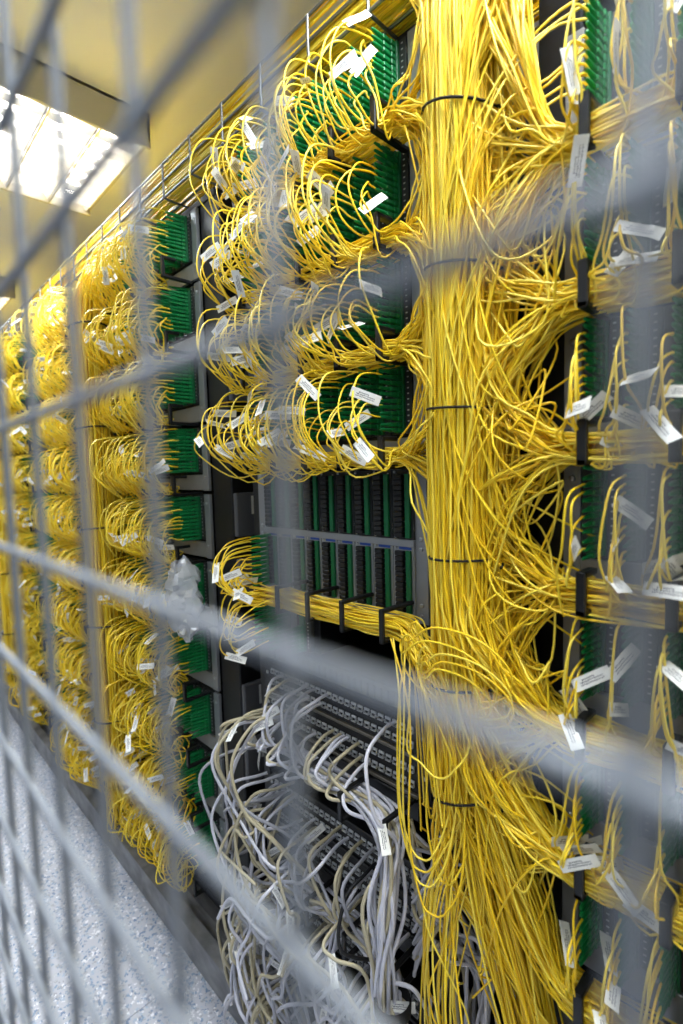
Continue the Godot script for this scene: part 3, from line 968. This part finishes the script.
func network() -> void:
	# ledge of the chassis and the stacked network patch panels
	var t := thing("network_switch", "black network chassis with pale grey top below the dark opening", "switch", Vector3(-0.79, 0.93, 0))
	var o := t.position
	part("body", boxm(Vector3(-1.022, 0.95, -0.30) - o, Vector3(-0.565, 0.986, -0.002) - o, 0.002), M.black_paint, t)
	part("top_cover", boxm(Vector3(-1.02, 0.986, -0.30) - o, Vector3(-0.567, 0.990, 0.0) - o, 0.002), M.ledge, t)
	for i in 24:
		part("vent_rib", boxm(Vector3(-1.003 + i * 0.0182, 0.956, -0.002) - o, Vector3(-0.997 + i * 0.0182, 0.980, 0.004) - o, 0.001), M.black_plastic, t)
	for ex in [-1.034, -0.553]:
		part("ear", boxm(Vector3(ex - 0.014, 0.95, -0.014) - o, Vector3(ex + 0.014, 0.988, -0.002) - o, 0.001), M.black_plastic, t)
	var port := Acc.new()
	# a jack: an open frame standing proud of the panel, its name plate above the opening
	box(port, Vector3(-0.0068, 0.0012, 0.0), Vector3(0.0068, 0.0062, 0.0030), 0.0004)
	box(port, Vector3(-0.0068, -0.0062, 0.0), Vector3(0.0068, -0.0050, 0.0055), 0.0004)
	box(port, Vector3(-0.0068, -0.0050, 0.0), Vector3(-0.0054, 0.0012, 0.0055), 0.0004)
	box(port, Vector3(0.0054, -0.0050, 0.0), Vector3(0.0068, 0.0012, 0.0055), 0.0004)
	var port_m := mesh_of(port)
	var tops := [0.942, 0.866, 0.655, 0.578, 0.40, 0.25]
	for k in tops.size():
		var yt: float = tops[k]
		var pp := thing("ethernet_patch_panel", "black network patch panel with rows of silver ports, %s in the stack" % ordinal(k), "patch panel", Vector3(-0.79, yt - 0.066, 0))
		o = pp.position
		part("body", boxm(Vector3(-1.022, yt - 0.066, -0.10) - o, Vector3(-0.565, yt, 0.0) - o, 0.0015), M.black_plastic, pp)
		part("rail", boxm(Vector3(-1.022, yt - 0.074, -0.05) - o, Vector3(-0.565, yt - 0.067, 0.004) - o, 0.001), M.bronze_rail if k < 2 else M.black_plastic, pp)
		for r in 2:
			for i in 24:
				var c := Vector3(-1.008 + i * 0.0186, yt - 0.02 - r * 0.028, 0) - o
				part("port", port_m, M.silver_port, pp, c)
		for ex in [-1.034, -0.553]:
			part("ear", boxm(Vector3(ex - 0.014, yt - 0.07, -0.014) - o, Vector3(ex + 0.014, yt + 0.002, -0.002) - o, 0.001), M.black_plastic, pp)
			part("screw", screw_mesh, M.steel, pp, Vector3(ex, yt - 0.03, -0.002) - o)
	for yy in [0.765, 0.475]:
		var cm := thing("cable_manager", "black cable manager bar with hooks below the %s network panel" % ("second" if yy > 0.6 else "fourth"), "cable manager", Vector3(-0.79, yy, 0))
		part("bar", boxm(Vector3(-0.235, -0.02, -0.02), Vector3(0.225, 0.02, 0.0), 0.002), M.black_plastic, cm)
		for i in 4:
			part("routing_ring", ring_mesh(), M.black_plastic, cm, Vector3(0.215 - i * 0.115, 0, 0))
	# copper cables
	var mats := [M.white_net, M.white_net, M.grey_net, M.beige_net, M.white_net, M.beige_net]
	var names := ["white", "white", "grey", "beige", "white", "beige"]
	for k in 128:
		var c := rng.randi_range(0, 5)
		var mt: Material = mats[c]
		var nm: String = names[c]
		if k == 7 or k == 31: mt = M.dark_net; nm = "black"
		var x := rnd(-1.02, -0.59)
		var p := PackedVector3Array()
		var r := 0.0036
		var kind := "loose"
		if k < 40:
			x = rnd(-1.01, -0.62)
		if k < 40:                                    # from the upper panels through the manager's rings and down the side
			var py: float = tops[[0, 1, 1, 1, 2, 2][rng.randi_range(0, 5)]] - 0.02 - 0.028 * rng.randi_range(0, 1)
			var yb := 0.765 if py > 0.7 else 0.475
			p.append_array([Vector3(x, py, 0.002), Vector3(x, py - 0.004, 0.035), Vector3(x + rnd(-0.01, 0.02), py - 0.03, rnd(0.06, 0.10)), Vector3(x + rnd(0.0, 0.04), lerpf(py, yb, 0.75), rnd(0.07, 0.12))])
			var xx := x + 0.07
			var jy := rnd(-0.02, 0.014)
			var jz := rnd(0.02, 0.07)
			while xx < -0.59:
				p.append(Vector3(xx, yb + jy + rnd(-0.004, 0.004), jz)); xx += 0.1
			p.append_array([Vector3(-0.575 + rnd(-0.01, 0.02), yb + jy - 0.02, jz + 0.03), Vector3(-0.565 + rnd(-0.03, 0.03), yb - 0.12, rnd(0.07, 0.13)), Vector3(-0.57 + rnd(-0.02, 0.02), yb - 0.28, rnd(0.08, 0.12)), Vector3(-0.58 + rnd(-0.04, 0.04), 0.15, rnd(0.04, 0.12))])
			kind = "run through the cable manager"
		elif k < 78:                                  # from the outer ends, out past the edge and down in loops
			x = rnd(-1.02, -0.90)
			var py := rnd(0.15, 0.9)
			var w := rnd(0.03, 0.10)
			p.append_array([Vector3(x, py, 0.005), Vector3(x - 0.01, py, 0.05), Vector3(x - w * 0.6, py - 0.01, rnd(0.09, 0.13)), Vector3(x - w, py - rnd(0.07, 0.12), rnd(0.1, 0.17)), Vector3(x - w * 0.4, py - rnd(0.18, 0.25), rnd(0.09, 0.15)), Vector3(x + rnd(0.0, 0.1), py - rnd(0.24, 0.33), rnd(0.05, 0.12)), Vector3(x + rnd(0.1, 0.25), py - rnd(0.28, 0.42), rnd(0.04, 0.1))])
			kind = "looping out past the rack's edge"
		else:                                         # the tangle in front of the lower panels
			var py := rnd(0.12, 0.66)
			p.append(Vector3(x, py, 0.004))
			p.append(Vector3(x, py, 0.04))
			var q := Vector3(x, py - 0.02, rnd(0.07, 0.14))
			var dirx := rnd(-0.10, 0.14)
			for w in 5:
				p.append(q)
				q += Vector3(dirx * rnd(0.3, 1.0), rnd(-0.14, 0.03), rnd(-0.02, 0.02))
				q.x = clampf(q.x, -1.06, -0.50)
				q.y = maxf(q.y, 0.11)
				q.z = clampf(q.z, 0.05, 0.17)
				if w == 2: dirx = rnd(-0.12, 0.16)
			kind = "tangled in front of the lower panels"
		var fl := rnd(1.2, 3.4) if k % 4 == 0 or (k >= 40 and k < 78 and k % 2 == 0) else -1.0
		cable("network_cable", p, r, mt, "%s network cable %s%s" % [nm, kind, ", with a white flag label" if fl > 0 else ""], "%s network cables %s%s" % [nm, kind, ", flagged" if fl > 0 else ""], fl, 6, 7)
	for k in 34:
		var c := rng.randi_range(0, 5)
		var x := rnd(-0.52, -0.34)
		var p := PackedVector3Array([Vector3(-0.56, rnd(0.45, 0.78), 0.03), Vector3(lerpf(-0.54, x, 0.4), rnd(0.55, 0.74), rnd(-0.02, 0.05)), Vector3(x, rnd(0.5, 0.62), rnd(-0.06, 0.03)), Vector3(x + rnd(-0.03, 0.03), 0.38, rnd(-0.06, 0.03)), Vector3(x + rnd(-0.05, 0.04), 0.14, rnd(-0.08, 0.02))])
		cable("network_cable", p, 0.0034, mats[c], names[c] + " network cable hanging behind the foot of the thick yellow trunk", names[c] + " network cables behind the foot of the trunk", -1.0, 6, 7)
	var v := Acc.new()
	var wp := PackedVector3Array()
	lathe_z(v, [Vector2(0.03, -0.013), Vector2(0.033, -0.010), Vector2(0.033, 0.010), Vector2(0.03, 0.013)], 18)
	var vt := top("velcro_wrap", mesh_of(v), M.velcro, "black velcro wrap round the hanging white network cables", "cable tie", "", Vector3(-0.553, 0.47, 0.10))
	vt.rotation.x = PI / 2

func gap_devices() -> void:
	var spans := [[1.72, 1.60], [1.56, 1.43], [1.357, 1.239], [1.179, 1.057], [0.83, 0.70], [0.672, 0.546], [0.493, 0.36]]
	for k in spans.size():
		var h: float = spans[k][0] - spans[k][1]
		var t := thing("rack_device", "dark grey equipment box on the black post between racks, %s down" % ordinal(k), "device", Vector3(-1.186, spans[k][1], -0.06), "equipment boxes in the dark gap between racks")
		part("case", boxm(Vector3(0, 0, -0.05), Vector3(0.016, h, 0.042), 0.003), M.device_grey, t)
		if k in [1, 2, 4, 5]:
			part("sticker", boxm(Vector3(0.016, h * 0.5, -0.045), Vector3(0.0164, h * 0.92, -0.005)), M.sticker, t)

func bag() -> void:
	var a := Acc.new()
	var nz := FastNoiseLite.new()
	nz.seed = 8
	nz.frequency = 14.0
	nz.fractal_octaves = 3
	var N := 28
	var K := 22
	var c := Vector3(-1.275, 1.085, 0.095)
	var grid := []
	for i in N + 1:
		var row := []
		for k in K:
			var v := float(i) / N
			var g := TAU * k / K
			var w := 0.072 * pow(sin(PI * clampf(v * 0.93 + 0.04, 0, 1)), 0.45)
			var p := Vector3(cos(g) * w, 0.10 - v * 0.22, sin(g) * w * 0.45)
			p += Vector3(nz.get_noise_3d(p.x, p.y, p.z), nz.get_noise_3d(p.y, p.z, p.x + 3), nz.get_noise_3d(p.z + 7, p.x, p.y)) * 0.03
			row.append(p)
		grid.append(row)
	for i in N:
		for k in K:
			var k2 := (k + 1) % K
			quad(a, grid[i + 1][k], grid[i + 1][k2], grid[i][k2], grid[i][k])
	var t := thing("plastic_bag", "crumpled clear plastic bag of white and black caps hanging on the rack", "bag", c)
	part("film", mesh_of(a), M.clear_bag, t)
	for k in 34:
		var m := Acc.new()
		lathe_z(m, [Vector2(0.0045, -0.012), Vector2(0.0045, 0.009), Vector2(0.003, 0.012)], 8)
		var o := part("dust_cap", mesh_of(m), M.black_plastic if k % 5 == 0 else M.paper_blank, t, Vector3(rnd(-0.04, 0.04), rnd(-0.09, 0.02), rnd(-0.015, 0.015)))
		o.rotation = Vector3(rnd(-3, 3), rnd(-3, 3), 0)

func fence() -> void:
	var t := thing("mesh_fence", "galvanised wire mesh fence panel in front of the racks", "fence", Vector3(-0.8, 0.0, 0.6725))
	var o := t.position
	var x0 := -1.75
	var x1 := 0.32
	var y0 := 0.01
	var y1 := 2.40
	var hm := Acc.new()
	tube(hm, PackedVector3Array([Vector3(x0, 0, 0), Vector3(x1, 0, 0)]), 0.0020, 10)
	var hmm := mesh_of(hm)
	var vm := Acc.new()
	tube(vm, PackedVector3Array([Vector3(0, y0, 0), Vector3(0, y1, 0)]), 0.0020, 10)
	var vmm := mesh_of(vm)
	for k in range(-25, 18):
		part("horizontal_wire", hmm, M.fence, t, Vector3(0, 1.4247 + k * 0.0555, 0.6725) - o)
	for k in range(-5, 34):
		part("vertical_wire", vmm, M.fence, t, Vector3(-0.0193 - k * 0.0538 + (0.0035 if k == 0 else 0.0), 0, 0.6687) - o)
